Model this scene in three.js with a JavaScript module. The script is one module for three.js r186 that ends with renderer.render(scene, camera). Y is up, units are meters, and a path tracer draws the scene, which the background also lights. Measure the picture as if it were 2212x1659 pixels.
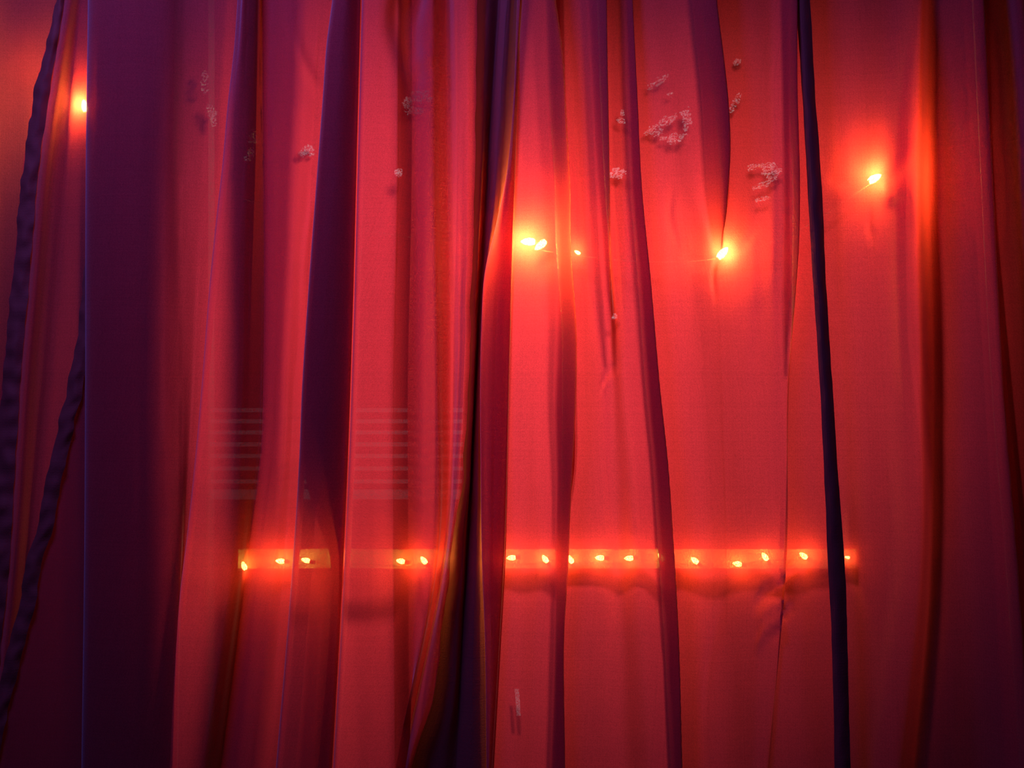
import * as THREE from 'three';
import { RectAreaLightUniformsLib } from 'three/addons/lights/RectAreaLightUniformsLib.js';
import { RoundedBoxGeometry } from 'three/addons/geometries/RoundedBoxGeometry.js';
import { mergeGeometries } from 'three/addons/utils/BufferGeometryUtils.js';
import { ImprovedNoise } from 'three/addons/math/ImprovedNoise.js';

// ---------------------------------------------------------------- camera, light, exposure
const W = 2212, H = 1659, S = 0.0008, D = 2.0, EYE = 1.3;       // 0.8 mm of curtain to a pixel at z = 0
const scene = new THREE.Scene();
scene.background = new THREE.Color(0, 0, 0);                    // the room is closed
const camera = new THREE.PerspectiveCamera(2 * Math.atan(H * S / 2 / D) * 180 / Math.PI, W / H, 0.05, 30);
camera.position.set(0, EYE, D); camera.lookAt(0, EYE, 0);
const renderer = new THREE.WebGLRenderer();
renderer.toneMapping = THREE.LinearToneMapping;
renderer.toneMappingExposure = 1;
renderer.shadowMap.enabled = true;
RectAreaLightUniformsLib.init();
const WARM = [1, 0.82, 0.13];                                   // fairy bulbs
const ROW_I = 0.012, SWAG_I = 0.17;                           // candela of a bulb of the lower and the upper string
const SPOTS = [                                                 // lamps added unseen behind the curtain: pixel place, depth, aim, intensity, half angle
  { at: [1656, -150, -1.494], aim: [1498, 772, 0], I: 27, angle: 0.298, color: [1, 0.86, 0.76] },
  { at: [1050, -150, -1.496], aim: [860, 697, 0], I: 29, angle: 0.323, color: [1, 0.86, 0.76] },
];
const FRONT = { at: [-0.7, 2.6, 0.85], aim: [-0.2, 1.6, 0], w: 0.5, h: 0.3, I: 48, color: [0.13, 0.13, 0.85] };  // added unseen violet light that gives the purple edges

// ---------------------------------------------------------------- helpers
const noise = new ImprovedNoise();
let seed = 7; const rnd = () => { seed = (seed * 1664525 + 1013904223) >>> 0; return seed / 4294967296; };
const at = (px, py, z) => new THREE.Vector3((px - W / 2) * S * (D - z) / D, EYE - (py - H / 2) * S * (D - z) / D, z);
const names = {};
function numbered(n) { const k = names[n] = (names[n] ?? -1) + 1; return k ? n + '_' + String(k).padStart(3, '0') : n; }
function lit(m) { m.castShadow = m.receiveShadow = true; return m; }
function thing(name, label, category, group, position = [0, 0, 0]) {
  const o = new THREE.Group(); o.name = numbered(name); o.position.set(...position); scene.add(o);
  o.userData = { label, category }; if (group) o.userData.group = group;
  return o;
}
function part(name, geometry, material, parent, label) {
  const m = lit(new THREE.Mesh(geometry, material)); m.name = name; parent.add(m);
  if (label) m.userData.label = label;
  return m;
}
function struct(name, geometry, material, position = [0, 0, 0]) {
  const m = lit(new THREE.Mesh(geometry, material)); m.name = name; m.position.set(...position); m.userData.kind = 'structure'; scene.add(m); return m;
}
// a smooth line through [y, x] pairs, straight beyond its ends; a number is the same everywhere
function line(p) {
  if (typeof p === 'number') return () => p;
  if (typeof p === 'function') return p;
  const n = p.length, m = p.map((_, i) => { const a = p[Math.max(0, i - 1)], b = p[Math.min(n - 1, i + 1)]; return (b[1] - a[1]) / (b[0] - a[0]); });
  return (y) => {
    if (y <= p[0][0]) return p[0][1] + (y - p[0][0]) * m[0] * 0.6;
    if (y >= p[n - 1][0]) return p[n - 1][1] + (y - p[n - 1][0]) * m[n - 1] * 0.6;
    let i = 0; while (y > p[i + 1][0]) i++;
    const h = p[i + 1][0] - p[i][0], t = (y - p[i][0]) / h, t2 = t * t, t3 = t2 * t;
    return (2 * t3 - 3 * t2 + 1) * p[i][1] + (t3 - 2 * t2 + t) * h * m[i] + (-2 * t3 + 3 * t2) * p[i + 1][1] + (t3 - t2) * h * m[i + 1];
  };
}
const plus = (f, d) => { const g = line(f), e = line(d); return (y) => g(y) + e(y); };
const mix = (a, b, t) => { const f = line(a), g = line(b); return (y) => f(y) + (g(y) - f(y)) * t; };
const wavy = (f, amp, len, s) => { const g = line(f); return (y) => g(y) + amp * (noise.noise(y / len, s, 3.3) + 0.5 * noise.noise(y / len * 2.3, s, 9.1)); };
const TOP = -1030, FOOT = 2415;                                  // from the ceiling to the floor, in pixels at z = 0

// creases pressed or pulled into the cloth: [x0, y0, x1, y1, half width px, height m]
let creases = [];
function creased(x, y) {
  let z = 0;
  for (const [x0, y0, x1, y1, w, a] of creases) {
    const dx = x1 - x0, dy = y1 - y0, L = Math.hypot(dx, dy), t = ((x - x0) * dx + (y - y0) * dy) / (L * L);
    if (t < -0.2 || t > 1.2) continue;
    const bow = Math.sin(Math.PI * Math.min(1, Math.max(0, t))) * w * 1.2;
    const d = ((x - x0) * dy - (y - y0) * dx) / L + bow;
    if (Math.abs(d) > 4 * w) continue;
    z += a * Math.exp(-((d / w) ** 2)) * Math.max(0, Math.sin(Math.PI * (t + 0.2) / 1.4));
  }
  return z;
}
function gridGeometry(nx, ny, point) {
  const p = new Float32Array((nx + 1) * (ny + 1) * 3), uv = new Float32Array((nx + 1) * (ny + 1) * 2), ix = [];
  for (let j = 0, o = 0; j <= ny; j++) {
    let run = 0, last = null;
    for (let i = 0; i <= nx; i++, o++) {
      const v = point(i / nx, j / ny, i, j);
      if (last) run += Math.hypot(v.x - last.x, v.z - last.z);
      last = v.clone(); v.toArray(p, o * 3); uv[o * 2] = run / 0.4; uv[o * 2 + 1] = v.y / 0.4;
      if (i < nx && j < ny) { const a = o, b = o + 1, c = o + nx + 1, d = c + 1; ix.push(a, c, b, b, c, d); }
    }
  }
  const g = new THREE.BufferGeometry();
  g.setAttribute('position', new THREE.BufferAttribute(p, 3)); g.setAttribute('uv', new THREE.BufferAttribute(uv, 2));
  g.setIndex(ix); g.computeVertexNormals(); return g;
}
const rowsFrom = (y0, y1) => (t) => y0 + (y1 - y0) * t;
const ripple = (x, y, k = 1) => k * (0.0016 * noise.noise(x / 70, y / 600, 1.7) + 0.0007 * noise.noise(x / 26, y / 160, 4.1) + 0.0005 * noise.noise(x / 60, y / 45, 7.7));
// a cloth whose cross-section runs through keys [x(y), z(y)], folding back on itself where x goes back
function foldedCloth(keys, per = 12, y0 = TOP, y1 = FOOT, ny = 250) {
  const ks = keys.map(([x, z]) => [line(x), line(z)]), n = ks.length - 1, Y = rowsFrom(y0, y1);
  let row = -1, pts = null;
  return gridGeometry(n * per, ny, (u, v, i, j) => {
    const y = Y(v);
    if (j !== row) { row = j; pts = ks.map(([x, z]) => new THREE.Vector2(x(y), z(y) / S)); }
    const k = Math.min(n - 1, Math.floor(i / per)), t = (i - k * per) / per;
    const b = pts[k], c = pts[k + 1], a = pts[k - 1] ?? b.clone().multiplyScalar(2).sub(c), d = pts[k + 2] ?? c.clone().multiplyScalar(2).sub(b);
    const q = catmull(a, b, c, d, t), z = q.y * S + ripple(q.x + k * 97, y) + creased(q.x, y);
    return at(q.x, y, z);
  });
}
function catmull(a, b, c, d, t) {                               // centripetal, so that sharp folds make no loops
  const e = (p, q) => Math.max(1e-3, Math.sqrt(p.distanceTo(q)));
  const t0 = 0, t1 = t0 + e(a, b), t2 = t1 + e(b, c), t3 = t2 + e(c, d), s = t1 + (t2 - t1) * t;
  const L = (p, q, u, v) => p.clone().multiplyScalar((v - s) / (v - u)).addScaledVector(q, (s - u) / (v - u));
  const A1 = L(a, b, t0, t1), A2 = L(b, c, t1, t2), A3 = L(c, d, t2, t3);
  return L(L(A1, A2, t0, t2), L(A2, A3, t1, t3), t1, t2);
}
// a cloth that hangs between two edges with folds standing out of it: fold = [x(y), half width left, right, height m]
function hangingCloth(left, right, z0, folds, nx = 200, y0 = TOP, y1 = FOOT, ny = 250) {
  const l = line(left), r = line(right), zb = typeof z0 === 'function' ? z0 : () => z0, fs = folds.map((f) => f.map(line)), Y = rowsFrom(y0, y1);
  return gridGeometry(nx, ny, (u, v) => {
    const y = Y(v), x = l(y) + (r(y) - l(y)) * u;
    let z = zb(x, y) + ripple(x, y) + creased(x, y), lean = 0;
    for (const [c, wl, wr, a, s] of fs) { const d = x - c(y), w = d < 0 ? wl(y) : wr(y), q = d / w, e = Math.exp(-q * q); if (Math.abs(q) < 3) { z += a(y) * e; if (s) lean += s(y) * e; } }
    return at(x + lean * THREE.MathUtils.smoothstep(x - l(y), 0, 45), y, z);
  });
}

// an added loop of cloth that darkens a fold: two layers hanging at depth z behind the band that ends at e(y), w(y) wide
const shade_pleat = (e, w, y1 = FOOT, z = -0.021) => foldedCloth([[plus(e, (y) => -line(w)(y)), z], [plus(e, (y) => -line(w)(y) * 0.5), z - 0.005], [plus(e, -5), z - 0.003], [plus(e, -7), z - 0.010], [plus(e, (y) => -line(w)(y) * 0.9), z - 0.011]], 8, TOP, y1, 200);

// ---------------------------------------------------------------- materials
function weave(size, f) {
  const d = new Uint8Array(size * size * 4);
  for (let y = 0; y < size; y++) for (let x = 0; x < size; x++) { const v = Math.max(0, Math.min(255, 255 * f(x, y))), o = (y * size + x) * 4; d[o] = d[o + 1] = d[o + 2] = v; d[o + 3] = 255; }
  const t = new THREE.DataTexture(d, size, size); t.wrapS = t.wrapT = THREE.RepeatWrapping; t.magFilter = THREE.LinearFilter; t.needsUpdate = true; return t;
}
const NW = 512, warp = Array.from({ length: NW }, () => rnd()), weft = Array.from({ length: NW }, () => rnd()), speck = Array.from({ length: NW * NW }, () => rnd());
const weaveAlpha = weave(NW, (x, y) => 0.88 + 0.08 * (warp[x] - 0.5) + 0.08 * (weft[y] - 0.5) + 0.34 * (speck[y * NW + x] - 0.5));
const weaveBump = weave(NW, (x, y) => 0.5 + 0.25 * (warp[x] - 0.5) + 0.2 * (weft[y] - 0.5) + 0.3 * (speck[((y >> 1) * NW + (x >> 1))] - 0.5));
const CLOTH = { transmission: 0.5, roughness: 1, thickness: 0, sheen: 1, sheenRoughness: 0.45, side: THREE.DoubleSide, alphaMap: weaveAlpha, transparent: true, bumpMap: weaveBump, bumpScale: 0.0003, ior: 1.4 };
const red = new THREE.MeshPhysicalMaterial({ ...CLOTH, name: 'red_voile', color: new THREE.Color().setRGB(0.62, 0.034, 0.042), sheenColor: new THREE.Color().setRGB(0.48, 0.30, 0.34), opacity: 1 });
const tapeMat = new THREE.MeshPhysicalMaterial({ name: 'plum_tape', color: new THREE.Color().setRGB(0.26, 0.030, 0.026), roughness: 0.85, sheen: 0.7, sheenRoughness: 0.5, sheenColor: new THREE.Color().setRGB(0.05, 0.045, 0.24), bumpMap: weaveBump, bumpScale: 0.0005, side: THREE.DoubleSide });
const std = (r, g, b, rough = 0.85, extra = {}) => new THREE.MeshStandardMaterial({ color: new THREE.Color().setRGB(r, g, b), roughness: rough, ...extra });
const wallDark = std(0.030, 0.024, 0.026), wallRoom = std(0.08, 0.075, 0.085), floorMat = std(0.06, 0.045, 0.04, 0.6), railMat = std(0.45, 0.38, 0.30, 0.7), wireMat = std(0.06, 0.05, 0.035, 0.7);
const gauze = new THREE.MeshPhysicalMaterial({ name: 'gauze', color: new THREE.Color().setRGB(0.40, 0.27, 0.14), roughness: 1, transmission: 0.3, thickness: 0, side: THREE.DoubleSide, transparent: true, opacity: 0.7 });
const paleFilm = new THREE.MeshPhysicalMaterial({ name: 'pale_film', color: new THREE.Color().setRGB(0.52, 0.58, 0.74), roughness: 1, transmission: 0.75, thickness: 0, side: THREE.DoubleSide, transparent: true, opacity: 0.95 });
const slatMat = new THREE.MeshPhysicalMaterial({ name: 'pale_slat', color: new THREE.Color().setRGB(0.26, 0.26, 0.36), roughness: 1, transmission: 0.5, thickness: 0, transparent: true, opacity: 0.22 });
const glow = (k) => new THREE.MeshStandardMaterial({ color: 0xfff0d0, emissive: new THREE.Color().setRGB(...WARM), emissiveIntensity: k, roughness: 0.4 });
const bulbRow = glow(26), bulbSwag = glow(60);

// ---------------------------------------------------------------- the room
const RX = 1.7, RZ0 = -1.7, RZ1 = 2.9, RT = 2.8, th = 0.12;
const box = (w, h, d) => new THREE.BoxGeometry(w, h, d);
struct('floor', box(2 * RX + 2 * th, th, RZ1 - RZ0 + 2 * th), floorMat, [0, -th / 2, (RZ0 + RZ1) / 2]);
struct('ceiling', box(2 * RX + 2 * th, th, RZ1 - RZ0 + 2 * th), wallRoom, [0, RT + th / 2, (RZ0 + RZ1) / 2]);
struct('wall_left', box(th, RT, RZ1 - RZ0), wallRoom, [-RX - th / 2, RT / 2, (RZ0 + RZ1) / 2]);
struct('wall_right', box(th, RT, RZ1 - RZ0), wallRoom, [RX + th / 2, RT / 2, (RZ0 + RZ1) / 2]);
struct('wall_back', box(2 * RX + 2 * th, RT, th), wallDark, [0, RT / 2, RZ0 - th / 2]);
struct('wall_front', box(2 * RX + 2 * th, RT, th), wallRoom, [0, RT / 2, RZ1 + th / 2]);

// ---------------------------------------------------------------- the curtains
const P1L = [[0, 513], [100, 506], [225, 492], [360, 480], [475, 467], [625, 452], [830, 436], [955, 425], [1130, 407], [1270, 390], [1455, 372], [1659, 355]];
const P2L = [[0, 718], [100, 705], [200, 698], [400, 683], [600, 668], [830, 653], [1000, 646], [1205, 633], [1400, 618], [1659, 596]];
const P3L = [[0, 782], [200, 777], [400, 772], [600, 767], [830, 760], [1000, 754], [1205, 745], [1400, 735], [1659, 720]];
const COL = [[0, 190], [400, 185], [830, 184], [1205, 182], [1659, 176]];
const FLAP = [[0, 1031], [200, 1028], [330, 1027], [400, 1024], [560, 1021], [650, 1015], [720, 1017], [830, 1011], [880, 1010], [980, 1002], [1040, 1000], [1110, 987], [1190, 975], [1255, 970], [1330, 957], [1430, 947], [1520, 934], [1630, 895], [1800, 850]];
const LEFT1 = [[0, 123], [100, 98], [200, 74], [300, 58], [400, 46], [600, 26], [830, 4], [1205, -26], [1659, -60]];
const RIGHT1 = [[0, 139], [100, 123], [200, 107], [300, 92], [400, 80], [600, 64], [830, 44], [1205, 21], [1400, 2], [1659, -25]];
const LEFT2 = [[0, 216], [400, 200], [600, 182], [700, 172], [830, 148], [930, 125], [1045, 100], [1150, 80], [1210, 60], [1305, 44], [1430, 10], [1659, -40]];
const XL = [[0, 726], [200, 708], [400, 695], [600, 681], [830, 665], [1020, 662], [1130, 690], [1205, 716], [1400, 712], [1659, 690]];
const R1 = [[0, 536], [500, 524], [830, 518], [1205, 500], [1659, 438]], K1 = [[0, 562], [900, 564], [1205, 530], [1659, 472]];
const SEAM3 = [[0, 858], [400, 857], [830, 849], [1205, 850], [1659, 852]];

// far left cloth
{
  const t = thing('curtain_panel', 'red see-through curtain cloth at the far left, behind the dark wavy tape edge', 'curtain');
  creases = [];
  part('cloth', hangingCloth([[0, -700], [1659, -720]], plus(RIGHT1, 26), -0.125, [[[[0, -40], [1659, -60]], 40, 40, 0.02], [[[0, -190], [1659, -230]], 46, 46, 0.03], [-340, 50, 50, 0.03], [-480, 50, 50, 0.03]], 120), red, t);
}
// the cloth with the wavy dark tape
{
  const t = thing('curtain_panel', 'red see-through curtain with a dark puckered tape on its left edge and one bulb behind', 'curtain');
  creases = [];
  const fs = [[plus(RIGHT1, 12), 13, 16, 0.022], [[[0, 170], [600, 130], [1205, 70], [1659, 20]], 20, 26, -0.012]];
  part('cloth', hangingCloth(wavy(LEFT1, 3, 40, 1), [[0, 210], [1659, 200]], (x, y) => -0.066 - 0.00004 * Math.max(0, x - 150), fs, 70), red, t);
  const Y = rowsFrom(TOP, FOOT), l = wavy(LEFT1, 6, 46, 1), r = wavy(RIGHT1, 3, 60, 2);
  part('hem_tape', gridGeometry(10, 420, (u, v) => { const y = Y(v), x = l(y) + (r(y) - l(y)) * u; return at(x, y, -0.052 + 0.006 * Math.sin(Math.PI * u) + 0.006 * noise.noise(y / 34, u * 1.4, 2.2)); }), tapeMat, t, 'dark plum gathered tape along the left edge');
}
// the big gathered curtain: dark column, three pleats, wavy right edge
{
  const t = thing('curtain_panel', 'red curtain gathered into a wide dark column and three pleats, with a wavy edge', 'curtain');
  creases = [[872, -60, 892, 170, 20, -0.030], [925, -60, 905, 160, 14, -0.018], [566, 400, 590, 520, 3, 0.0015], [585, 420, 600, 520, 3, 0.0015], [600, 440, 608, 505, 3, 0.0014], [622, 20, 690, 190, 11, 0.008], [690, 380, 655, 640, 8, 0.003], [780, 560, 800, 640, 6, 0.002], [930, 120, 890, 175, 14, 0.006], [905, 30, 930, 130, 14, 0.008]];
  const keys = [
    [wavy(LEFT2, 5, 50, 5), -0.03], [[[0, 300], [1659, 200]], -0.034], [plus(COL, 180), -0.044], [plus(COL, 186), -0.041], [plus(COL, 30), -0.039], [plus(COL, 26), -0.034], [plus(COL, 182), -0.030], [plus(COL, 188), -0.026], [plus(COL, 30), -0.024], [plus(COL, 26), -0.018], [plus(COL, 178), -0.014], [plus(COL, 184), -0.010], [plus(COL, 14), -0.010], [plus(COL, 4), -0.002], [COL, 0.008],
    [plus(COL, 10), 0.028], [plus(COL, 55), 0.045], [plus(COL, 115), 0.046], [plus(COL, 170), 0.030], [plus(COL, 208), 0.004], [mix(plus(COL, 208), P1L, 0.6), -0.014], [plus(P1L, 10), -0.020], [plus(P1L, 15), -0.016],
    [plus(P1L, 4), -0.006], [P1L, 0.004], [plus(P1L, 8), 0.018], [mix(P1L, R1, 0.5), 0.026], [R1, 0.018],
    [plus(R1, 18), 0.000], [K1, -0.030], [plus(K1, 4), -0.033], [plus(K1, 30), -0.022], [mix(K1, P2L, 0.6), -0.012], [plus(P2L, -16), -0.020], [plus(P2L, 10), -0.026], [plus(P2L, 14), -0.022],
    [plus(P2L, 4), -0.006], [P2L, 0.008], [plus(P2L, 7), 0.022], [mix(P2L, P3L, 0.45), 0.026], [plus(P3L, -11), 0.006], [plus(P3L, -3), -0.003],
    [XL, -0.004], [plus(XL, -3), -0.007], [plus(P3L, -14), -0.008], [plus(P3L, -9), -0.011], [plus(XL, 4), -0.012], [plus(XL, 1), -0.015], [plus(P3L, -13), -0.016], [plus(P3L, -8), -0.019], [plus(XL, 2), -0.020], [plus(XL, -1), -0.023], [plus(P3L, -10), -0.024],
    [plus(P3L, 8), -0.024], [plus(P3L, 12), -0.018], [plus(P3L, 4), -0.004], [P3L, 0.008], [plus(P3L, 8), 0.020], [mix(P3L, SEAM3, 0.55), 0.024], [plus(SEAM3, -2), 0.024], [plus(SEAM3, 3), 0.021],
    [[[0, 884], [830, 905], [1659, 884]], [[0, -0.030], [200, -0.014], [400, -0.012], [1659, -0.012]]], [[[0, 932], [400, 934], [830, 942], [1205, 940], [1659, 852]], 0.004], [[[0, 950], [400, 952], [830, 958], [1205, 948], [1659, 860]], -0.020], [[[0, 966], [400, 970], [830, 976], [1205, 957], [1659, 866]], -0.034], [[[0, 984], [400, 992], [830, 990], [1205, 964], [1659, 872]], -0.010], [mix([[0, 984], [400, 992], [830, 990], [1205, 964], [1659, 872]], FLAP, 0.5), 0.004], [wavy(FLAP, 3, 60, 8), -0.002],
  ];
  part('cloth', foldedCloth(keys, 9), red, t);
  const TX = (v) => TOP + (FOOT - TOP) * v, tl = wavy(LEFT2, 5, 50, 5);
  part('hem_tape', gridGeometry(10, 420, (u, v) => { const y = TX(v), x = tl(y) - 2 + 34 * u; return at(x, y, -0.022 + 0.005 * Math.sin(Math.PI * u) + 0.005 * noise.noise(y / 34, u * 1.5, 8.2)); }), tapeMat, t, 'dark plum gathered tape along the left edge');
  const inner = (a, b, z) => hangingCloth(a, b, z, [[mix(a, b, 0.35), 14, 18, 0.008, 0]], 24);  // extra cloth strips added behind, to darken the cloth in front
  part('shade_lining', inner(plus(K1, 6), [[0, 690], [830, 652], [1205, 634], [1659, 586]], -0.100), red, t);
  part('shade_lining', inner(plus(K1, 12), [[0, 655], [830, 622], [1205, 606], [1659, 560]], -0.132), red, t);
  part('shade_lining', inner(plus(P2L, 42), plus(P3L, 4), -0.096), red, t);
  part('shade_lining', inner(plus(SEAM3, 32), plus(SEAM3, 130), -0.104), red, t);
}
// the wide middle curtain
const TL = [[0, 1719], [200, 1733], [400, 1744], [600, 1756], [830, 1771], [1000, 1779], [1205, 1788], [1400, 1797], [1659, 1803]];
const TR = [[0, 1750], [200, 1761], [400, 1775], [600, 1784], [830, 1798], [1000, 1809], [1205, 1824], [1400, 1831], [1659, 1837]];
const P4L = [[0, 1117], [200, 1110], [330, 1100], [400, 1090], [500, 1068], [590, 1047], [700, 1040], [830, 1037], [1000, 1038], [1205, 1041], [1400, 1048], [1659, 1051]];
const SEAM4 = [[0, 1128], [200, 1116], [400, 1110], [540, 1105], [830, 1097], [1000, 1093], [1205, 1087], [1400, 1076], [1659, 1061]];
{
  const t = thing('curtain_panel', 'wide bright red curtain in the middle with a dark straight tape down its right edge', 'curtain');
  creases = [[1725, 1218, 1640, 1298, 8, 0.010], [1718, 1244, 1646, 1334, 7, -0.008], [1712, 1312, 1660, 1374, 7, 0.009], [1690, 1300, 1640, 1390, 7, -0.007], [1335, 792, 1298, 838, 5, 0.006], [1330, 806, 1300, 846, 4, -0.004], [1212, 1040, 1228, 1110, 4, 0.004], [1205, 1155, 1222, 1215, 6, 0.005], [1455, 1290, 1425, 1600, 9, 0.004], [1560, 1300, 1520, 1659, 14, 0.004], [1700, 640, 1692, 720, 6, 0.004], [1505, 30, 1530, 15, 8, 0.005], [1450, 420, 1462, 520, 8, 0.003], [1562, 540, 1630, 500, 9, 0.004], [1480, 556, 1550, 552, 8, 0.004], [1549, 562, 1546, 640, 6, 0.004], [1165, 545, 1158, 600, 6, 0.004]];
  const fs = [                                                  // the last number: how far the fold leans over
    [[[0, 1154], [200, 1160], [400, 1172], [525, 1174], [700, 1186], [830, 1188], [1000, 1190], [1205, 1192], [1400, 1180], [1659, 1176]], [[0, 30], [400, 22], [830, 24], [1205, 14], [1659, 20]], [[0, 13], [830, 14], [1205, 10], [1659, 13]], [[0, 0.046], [830, 0.040], [1205, 0.026], [1659, 0.028]], [[0, 62], [525, 58], [830, 56], [1205, 36], [1659, 44]]],
    [[[0, 1264], [200, 1272], [400, 1282], [600, 1296], [830, 1322], [1659, 1352]], [[0, 24], [400, 20], [1659, 30]], [[0, 14], [400, 14], [1659, 30]], [[0, 0.050], [400, 0.044], [700, 0.026], [830, 0.016], [1659, 0.012]], [[0, 46], [400, 34], [650, 16], [800, 0], [1659, 0]]],
    [[[0, 1330], [200, 1336], [400, 1342], [600, 1358], [830, 1374], [1000, 1390], [1205, 1403], [1400, 1416], [1659, 1430]], 15, 10, [[0, 0.026], [400, 0.036], [1205, 0.046], [1659, 0.040]], [[0, 36], [400, 44], [1205, 54], [1659, 44]]],
    [[[0, 1482], [200, 1510], [400, 1532], [540, 1552], [700, 1558]], [[0, 24], [400, 20], [520, 10], [600, 8]], [[0, 16], [400, 15], [520, 8], [600, 8]], [[0, 0.050], [300, 0.050], [450, 0.034], [540, 0.004], [600, 0], [1659, 0]], [[0, 66], [300, 56], [450, 30], [540, 3], [600, 0], [1659, 0]]],
    [[[0, 1688], [200, 1686], [400, 1690], [600, 1690], [700, 1690], [830, 1686], [1205, 1672], [1659, 1646]], 12, 12, [[0, 0.024], [500, 0.026], [830, 0.010], [1205, 0.016], [1400, 0.010], [1659, 0.007]], [[0, 34], [500, 36], [830, 14], [1205, 26], [1659, 10]]],
    [[[0, 1440], [1659, 1570]], 60, 60, 0.016, 0], [[[0, 1150], [1659, 1125]], 34, 30, 0.008, 0], [[[0, 1620], [1659, 1740]], 50, 40, 0.010, 0],
  ];
  const zb = (x, y) => -0.012 - 0.010 * Math.max(0, Math.min(1, (y - 700) / 500));
  part('cloth', hangingCloth(SEAM4, plus(TL, 16), zb, fs, 330), red, t);
  // added cloth loops behind the dark bands, to deepen their shade
  const E1 = [[0, 1220], [200, 1224], [400, 1232], [525, 1236], [700, 1246], [830, 1248], [1000, 1248], [1150, 1226], [1205, 1222], [1400, 1222], [1659, 1224]], E3 = [[0, 1368], [200, 1374], [400, 1386], [600, 1404], [830, 1426], [1000, 1441], [1205, 1457], [1400, 1470], [1659, 1476]], E4 = [[0, 1550], [200, 1572], [400, 1581], [470, 1570], [520, 1558]];
  part('shade_pleat', shade_pleat(E1, [[0, 46], [400, 40], [525, 36], [830, 52], [1000, 48], [1150, 26], [1205, 22], [1400, 26], [1659, 36]]), red, t);
  part('shade_pleat', shade_pleat(E3, [[0, 22], [400, 22], [1150, 26], [1205, 17], [1260, 24], [1659, 20]]), red, t);
  part('shade_pleat', shade_pleat(E4, [[0, 56], [200, 58], [400, 54], [470, 34], [520, 12]], 520), red, t);
  part('shade_pleat', shade_pleat([[0, 1308], [200, 1312], [400, 1316], [600, 1322], [760, 1328]], [[0, 42], [400, 30], [600, 24], [760, 12]], 760, -0.024), red, t);
  part('shade_pleat', shade_pleat([[0, 1714], [400, 1712], [600, 1714], [700, 1706], [780, 1702]], [[0, 28], [400, 20], [600, 24], [700, 14], [780, 8]], 780, -0.022), red, t);
  part('thread', gridGeometry(2, 12, (u, v) => at(1112 + 9 * u + 4 * v + 2 * noise.noise(v * 5, u, 3), 1488 + 58 * v, -0.036)), paleFilm, t, 'pale frayed thread low near the left edge');
  // the folded left edge: front layer from the fold to the seam, the turned-in layer, and an added lap shielding the gap from the bulbs
  const edge = [
    [plus(P4L, 16), -0.034], [mix(P4L, SEAM4, 0.7), -0.026], [plus(SEAM4, [[0, 14], [500, 6], [1659, 6]]), -0.020], [SEAM4, -0.016], [plus(P4L, 6), -0.014], [P4L, -0.004], [plus(P4L, 5), 0.004], [mix(P4L, SEAM4, 0.5), 0.006], [SEAM4, -0.002], [plus(SEAM4, 3), -0.010],
  ];
  part('hem', foldedCloth(edge, 8), red, t, 'doubled pinkish hem along the left edge');
  const Y = rowsFrom(TOP, FOOT), l = wavy(TL, 1.2, 70, 11), r = wavy(TR, 1.2, 60, 12);
  part('hem_tape', gridGeometry(8, 300, (u, v) => { const y = Y(v), x = l(y) + (r(y) - l(y)) * u; return at(x, y, 0.006 + 0.004 * Math.sin(Math.PI * u) + 0.0012 * noise.noise(y / 50, u * 2, 5.2)); }), tapeMat, t, 'dark plum straight tape along the right edge');
}
// the dark gathered folds in the gap between the two
{
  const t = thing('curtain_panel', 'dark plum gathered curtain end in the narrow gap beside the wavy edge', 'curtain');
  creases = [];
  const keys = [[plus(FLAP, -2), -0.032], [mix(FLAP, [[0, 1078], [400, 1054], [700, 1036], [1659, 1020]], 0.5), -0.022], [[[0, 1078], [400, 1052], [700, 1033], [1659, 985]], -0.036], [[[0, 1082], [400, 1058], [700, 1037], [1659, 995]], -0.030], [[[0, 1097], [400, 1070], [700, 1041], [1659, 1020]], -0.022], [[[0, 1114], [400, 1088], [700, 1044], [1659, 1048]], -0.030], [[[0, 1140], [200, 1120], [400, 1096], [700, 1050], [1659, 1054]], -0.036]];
  part('cloth', foldedCloth(keys.map(([x, z]) => [x, z - 0.008]), 10), tapeMat, t);
}
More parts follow.
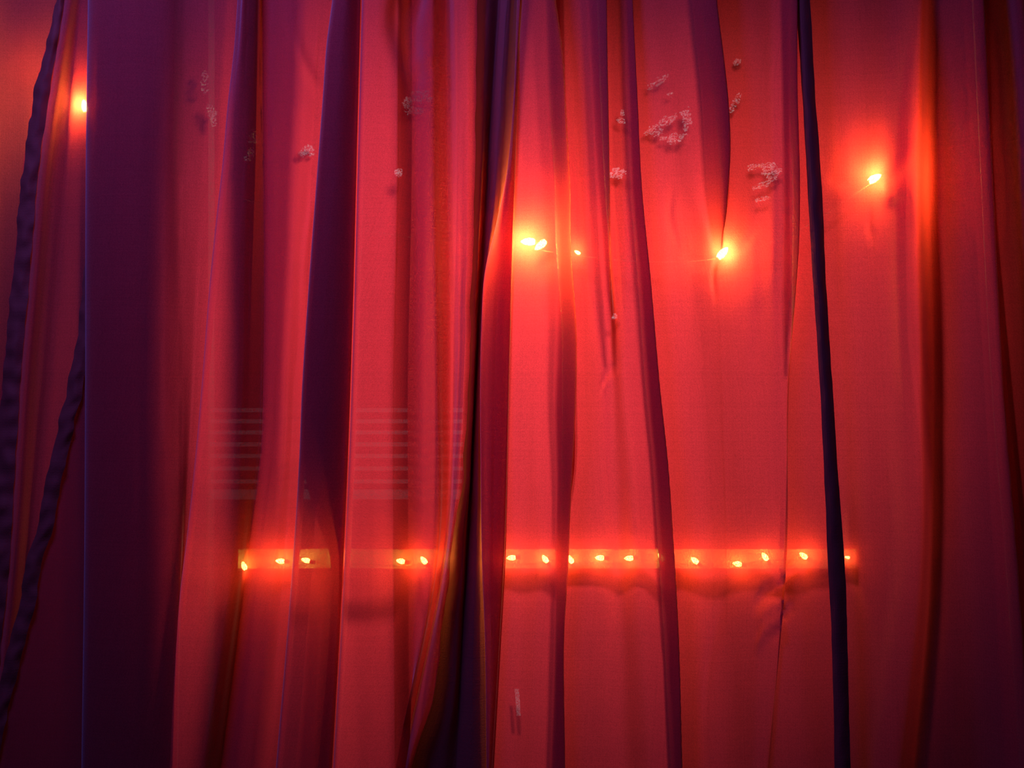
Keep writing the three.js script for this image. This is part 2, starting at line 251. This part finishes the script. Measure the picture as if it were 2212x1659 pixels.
// right curtain
{
  const t = thing('curtain_panel', 'deep red curtain right of the straight dark tape, with broad soft folds', 'curtain');
  creases = [[1878, 398, 1965, 305, 16, 0.006], [1800, 392, 1880, 388, 9, 0.004], [1880, 462, 1888, 520, 6, 0.004], [1905, 400, 1945, 420, 14, -0.006], [1835, 1100, 1870, 1290, 12, 0.004], [1990, 640, 2020, 900, 16, 0.006]];
  const fs = [
    [[[0, 1980], [400, 1968], [700, 1972], [1205, 1980], [1659, 1935]], 42, 24, [[0, 0.030], [330, 0.065], [700, 0.055], [1205, 0.030], [1659, 0.020]], [[0, 6], [330, 12], [700, 12], [1205, 8], [1659, 6]]],
    [[[0, 2066], [400, 2086], [830, 2108], [1205, 2138], [1659, 2170]], 30, 18, [[0, 0.06], [1659, 0.07]], 58],
    [[[0, 2205], [200, 2225], [1659, 2300]], 30, 40, 0.06], [2330, 40, 40, 0.05], [2450, 50, 50, 0.05], [2580, 50, 50, 0.06],
    [[[0, 1880], [1659, 1890]], 50, 60, 0.006],
  ];
  part('cloth', hangingCloth(plus(TL, 3), [[0, 2930], [1659, 2950]], -0.030, fs, 240), red, t);
  part('shade_pleat', shade_pleat([[0, 2128], [400, 2142], [830, 2180], [1205, 2216], [1659, 2250]], [[0, 50], [400, 40], [830, 54], [1205, 70], [1659, 80]], FOOT, -0.050), red, t);  // this loop and the next are added to darken soft bands
  part('shade_pleat', shade_pleat([[0, 2012], [330, 2010], [700, 2022], [1205, 2018], [1659, 1980]], [[0, 26], [330, 50], [700, 62], [1000, 34], [1659, 28]], FOOT, -0.082), red, t);
}

// ---------------------------------------------------------------- the fairy lights
function capsule(r, len) {                                       // a rice bulb along y, base at the bottom
  const p = []; for (let i = 0; i <= 10; i++) { const a = i / 10; p.push(new THREE.Vector2(r * Math.sin(Math.PI * (0.12 + 0.88 * a)) ** 0.6 * (1 - 0.25 * a) + (i === 10 ? -0 : 0), len * (a - 0.5))); }
  p[10].x = 0.00001; p.unshift(new THREE.Vector2(0.00001, -len / 2)); return new THREE.LatheGeometry(p, 12);
}
const socketGeo = new THREE.LatheGeometry([[0.00001, -0.006], [0.0032, -0.006], [0.0036, 0.002], [0.0028, 0.004], [0.00001, 0.004]].map(([x, y]) => new THREE.Vector2(x, y)), 10);
function lightString(name, label, bulbs, wirePts, mat, I, r, len) {
  const t = thing(name, label, 'string lights');
  part('wire', new THREE.TubeGeometry(new THREE.CatmullRomCurve3(wirePts), 220, 0.0007, 6), wireMat, t);
  const g = capsule(r, len);
  for (const [px, py, z, turn = 0, k = 1] of bulbs) {
    const p = at(px, py, z), b = part('bulb', g, mat, t);
    b.position.copy(p); b.rotation.z = turn * Math.PI / 180; b.scale.setScalar(Math.sqrt(Math.min(1, k)));
    const s = part('socket', socketGeo, wireMat, b); s.position.y = -len / 2 - 0.003;
    const l = new THREE.PointLight(new THREE.Color().setRGB(...WARM), I * k); l.position.copy(p); l.shadow.radius = 0.25; l.castShadow = true; l.name = 'bulb_light'; scene.add(l);
  }
  return t;
}
const row = [[527, 1222, 20], [605, 1212, 85], [660, 1210, 75], [722, 1210, 60, 0.5], [865, 1212, 80], [915, 1210, 40], [985, 1208, 90, 0.06], [1104, 1205, 95], [1177, 1207, 35], [1232, 1208, 30], [1295, 1205, 88], [1358, 1206, 92], [1428, 1203, 35], [1500, 1210, 50], [1592, 1218, 80], [1652, 1202, 35], [1735, 1200, 55], [1830, 1204, 80, 0.3]]
  .map(([x, y, turn, k]) => [x, y, x < 480 ? -0.05 : x < 560 ? -0.046 : x < 630 ? -0.034 : x < 760 ? -0.040 : x < 940 ? -0.030 : x < 1090 ? -0.062 : -0.035, turn, k]);
lightString('fairy_lights', 'row of small warm bulbs strung level along an added ribbon behind the curtains', row, row.flatMap(([x, y, z], i) => [at(x - 14, y + 10, z - 0.004), at(x + 14, y + 8 + 6 * Math.sin(i * 2.1), z - 0.005)]), bulbRow, ROW_I, 0.0052, 0.016);
const swag = [[97, 165, -0.19, 60, 0.09], [183, 228, -0.088, 10, 0.8], [1140, 522, -0.028, 90, 1.1], [1167, 530, -0.028, 130, 0.9], [1247, 545, -0.030, 60, 0.2], [1562, 546, -0.028, -42, 1], [1890, 385, -0.046, -60, 1.1]];
lightString('fairy_lights', 'drooping string of larger warm bulbs glowing as bright spots in the upper half', swag, [at(-160, 120, -0.22), ...[[97, 160, -0.20], [184, 238, -0.105], [400, 380, -0.15], [700, 480, -0.15], [950, 520, -0.15], [1060, 522, -0.10], [1140, 530, -0.050], [1168, 540, -0.050], [1247, 552, -0.052], [1400, 566, -0.06], [1562, 556, -0.05], [1740, 490, -0.07], [1890, 392, -0.066], [1955, 366, -0.115], [2068, 336, -0.14], [2300, 180, -0.12]].map((p) => at(...p))], bulbSwag, SWAG_I, 0.0075, 0.026);

// sheer ribbon added in place of a board, to carry the lit band
{
  const ribbonZ = line([[440, -0.064], [527, -0.058], [605, -0.050], [722, -0.052], [800, -0.048], [865, -0.042], [915, -0.043], [985, -0.072], [1104, -0.049], [1850, -0.049]]);
  const x0 = 514, x1 = 1850, t = thing('added_gauze_ribbon', 'level tan gauze ribbon added behind the lower row of bulbs to catch their light', 'ribbon');
  part('band', gridGeometry(160, 4, (u, v) => at(x0 + (x1 - x0) * u, 1186 + 42 * v + 1.5 * noise.noise(u * 9, 1, 1), ribbonZ(x0 + (x1 - x0) * u) + 0.002 * noise.noise(u * 22, v, 4))), gauze, t);
}
// unseen post added behind the dark column to block the light
struct('added_post_1', new RoundedBoxGeometry(0.19, RT - 0.01, 0.05, 3, 0.004), wallDark, [at(345, 0, -0.125).x, RT / 2, -0.125]);

// ---------------------------------------------------------------- pale things seen through the cloth
function glintFilm(label, s, blobs, holes = -0.08) {  // ragged film shapes added in place of pale glints of light
  const z = blobs[0][0] < 500 ? -0.046 : blobs[0][0] < 1000 ? -0.038 : blobs[0][1] > 600 ? -0.026 : -0.034, c = at(blobs[0][0], blobs[0][1], z), t = thing('glint_film', label, 'added_film', undefined, [c.x, c.y, c.z]);
  blobs.forEach(([px, py, w, h, turn = 0], q) => {
    const o = at(px, py, z).sub(c), n = 30, k = 0.5 * S * 1.02, P = [], ix = [], S1 = s + q * 3.7, co = Math.cos(turn), si = Math.sin(turn);
    for (let j = 0; j <= n; j++) for (let i = 0; i <= n; i++) {
      const u = i / n * 2 - 1, v = j / n * 2 - 1, X = (u * w + 5 * noise.noise(u * w / 9, v * h / 9, S1)) * k, Y = (v * h + 5 * noise.noise(u * w / 9, v * h / 9, S1 + 5)) * k;
      P.push(o.x + X * co - Y * si, o.y + X * si + Y * co, 0.002 * noise.noise(u * w / 14, v * h / 14, S1 + 9) + 0.0012 * noise.noise(u * w / 6, v * h / 6, S1 + 2));
    }
    for (let j = 0; j < n; j++) for (let i = 0; i < n; i++) {
      const u = (i + 0.5) / n * 2 - 1, v = (j + 0.5) / n * 2 - 1, f = noise.noise(u * w / 30, v * h / 30, S1) + 0.5 * noise.noise(u * w / 12, v * h / 12, S1 + 3);
      if (u * u + v * v > 0.7 + 0.8 * f || noise.noise(u * w / 12, v * h / 5, S1 + 8) + 0.5 * noise.noise(u * w / 5, v * h / 3, S1 + 6) < holes) continue;
      const a = j * (n + 1) + i, b = a + 1, d = a + n + 1, e = d + 1; ix.push(a, b, d, b, e, d);
    }
    if (!ix.length) return;
    const g = new THREE.BufferGeometry(); g.setAttribute('position', new THREE.Float32BufferAttribute(P, 3)); g.setIndex(ix); g.computeVertexNormals();
    part('crumpled_film', g, paleFilm, t);
  });
}
glintFilm('added ragged film for a pale glint behind the red cloth just right of the dark column', 1.3, [[443, 176, 22, 56], [458, 248, 24, 56, 0.3]]);
glintFilm('added ragged film for a pale glint behind the dark narrow stripe of the second fold', 2.7, [[548, 296, 26, 44], [545, 330, 30, 26], [534, 343, 20, 18]]);
glintFilm('added film for a small pale glint behind the bright red strip beside the dark plum fold', 3.9, [[662, 327, 36, 30]], -0.2);
glintFilm('added lacy film for a pale glint high behind the fold left of the wavy edge', 5.1, [[912, 209, 54, 34], [884, 226, 34, 44, -0.4], [905, 240, 40, 18]]);
glintFilm('added lacy film for the largest pale glint, high behind the middle curtain', 6.4, [[1455, 300, 60, 34], [1412, 285, 44, 34, 0.3], [1480, 258, 30, 60], [1446, 258, 60, 24, 0.5]]);
glintFilm('added film for a faint pale glint above the largest one', 7.6, [[1420, 178, 60, 18, 0.6], [1450, 204, 20, 14]], 0);
glintFilm('added film for a pale glint behind the middle curtain near the straight dark tape', 8.2, [[1666, 373, 48, 46], [1628, 362, 44, 18, 0.2], [1644, 402, 50, 16, 0.3], [1650, 430, 40, 12, 0.2]]);
glintFilm('added film for a pale glint between two dark folds, above and right of the paired bulbs', 9.5, [[1334, 376, 46, 28, 0.3]], -0.25);
glintFilm('added film for a tiny pale glint above the one between two dark folds', 10.1, [[1341, 262, 22, 22], [1344, 246, 10, 18]], -0.25);
glintFilm('added film for a faint pale glint right of the dark wedge-shaped fold', 11.7, [[1590, 222, 18, 50, -0.5]], -0.05);
glintFilm('added film for a tiny pale glint high beside the dark wedge-shaped fold', 12.2, [[1594, 134, 22, 16, 0.6]], -0.2);
glintFilm('added film for a tiny pale glint low in the middle curtain, below the bulbs', 13.4, [[1326, 686, 18, 18]], -0.4);
glintFilm('added film for a tiny pale glint beside the seam of the pink fold', 14.9, [[862, 374, 20, 20]], -0.3);
{
  const a = at(420, 0, -0.115).x, b = at(1000, 0, -0.115).x, t = thing('window_blind', 'faint pale horizontal blind slats behind the left pleats, above the lower bulbs', 'blind', undefined, [(a + b) / 2, at(0, 990, -0.115).y, -0.115]);
  const g = new RoundedBoxGeometry(b - a, 0.0075, 0.0015, 2, 0.0006);
  for (const y of [886, 910, 934, 960, 985, 1012, 1040]) part('slat', g, slatMat, t).position.y = at(0, y, -0.115).y - t.position.y;
  part('bottom_rail', new RoundedBoxGeometry(b - a, 0.018, 0.003, 2, 0.001), slatMat, t).position.y = at(0, 1068, -0.115).y - t.position.y;
}
// ---------------------------------------------------------------- added lamps outside the view
function addedSpot(s, label) {
  const p = at(...s.at), q = at(...s.aim), t = thing('added_spot_lamp', label, 'lamp'), dir = q.clone().sub(p).normalize();
  t.position.copy(p); t.quaternion.setFromUnitVectors(new THREE.Vector3(0, 0, 1), dir);
  const shell = new THREE.LatheGeometry([[0.02, -0.20], [0.10, -0.18], [0.18, -0.09], [0.215, 0.0], [0.21, 0.0], [0.175, -0.085], [0.095, -0.17], [0.02, -0.19]].map(([x, y]) => new THREE.Vector2(x, y)), 28); shell.rotateX(Math.PI / 2);
  part('shade', shell, std(0.1, 0.1, 0.1, 0.4), t);
  const lens = new THREE.CylinderGeometry(0.2, 0.2, 0.004, 40); lens.rotateX(Math.PI / 2); lens.translate(0, 0, -0.01);
  part('bulb', lens, new THREE.MeshStandardMaterial({ color: 0xffffff, emissive: new THREE.Color().setRGB(...s.color), emissiveIntensity: 2 }), t);
  const l = new THREE.SpotLight(new THREE.Color().setRGB(...s.color), s.I, 0, s.angle, 1, 2); l.position.copy(p).addScaledVector(dir, 0.01); l.target.position.copy(q); l.shadow.radius = 10; l.castShadow = true; scene.add(l, l.target);
}
addedSpot(SPOTS[0], 'added black spot lamp above and behind the curtains, outside the picture');
addedSpot(SPOTS[1], 'added black spot lamp above and behind the curtains, further left, outside the picture');
{
  const p = new THREE.Vector3(...FRONT.at), q = new THREE.Vector3(...FRONT.aim), t = thing('added_light_panel', 'added violet light panel high on the viewer side, outside the picture', 'lamp');
  t.position.copy(p); t.lookAt(q);
  part('frame', box(FRONT.w + 0.03, FRONT.h + 0.03, 0.02).translate(0, 0, -0.015), std(0.05, 0.05, 0.05, 0.5), t);
  part('diffuser_panel', box(FRONT.w, FRONT.h, 0.006), new THREE.MeshStandardMaterial({ color: 0xffffff, emissive: new THREE.Color().setRGB(...FRONT.color), emissiveIntensity: 0.5 }), t);
  const l = new THREE.RectAreaLight(new THREE.Color().setRGB(...FRONT.color), FRONT.I, FRONT.w, FRONT.h); l.position.copy(p).addScaledVector(q.clone().sub(p).normalize(), 0.01); scene.add(l);
  l.lookAt(q);
}
scene.updateMatrixWorld(true);
renderer.render(scene, camera);
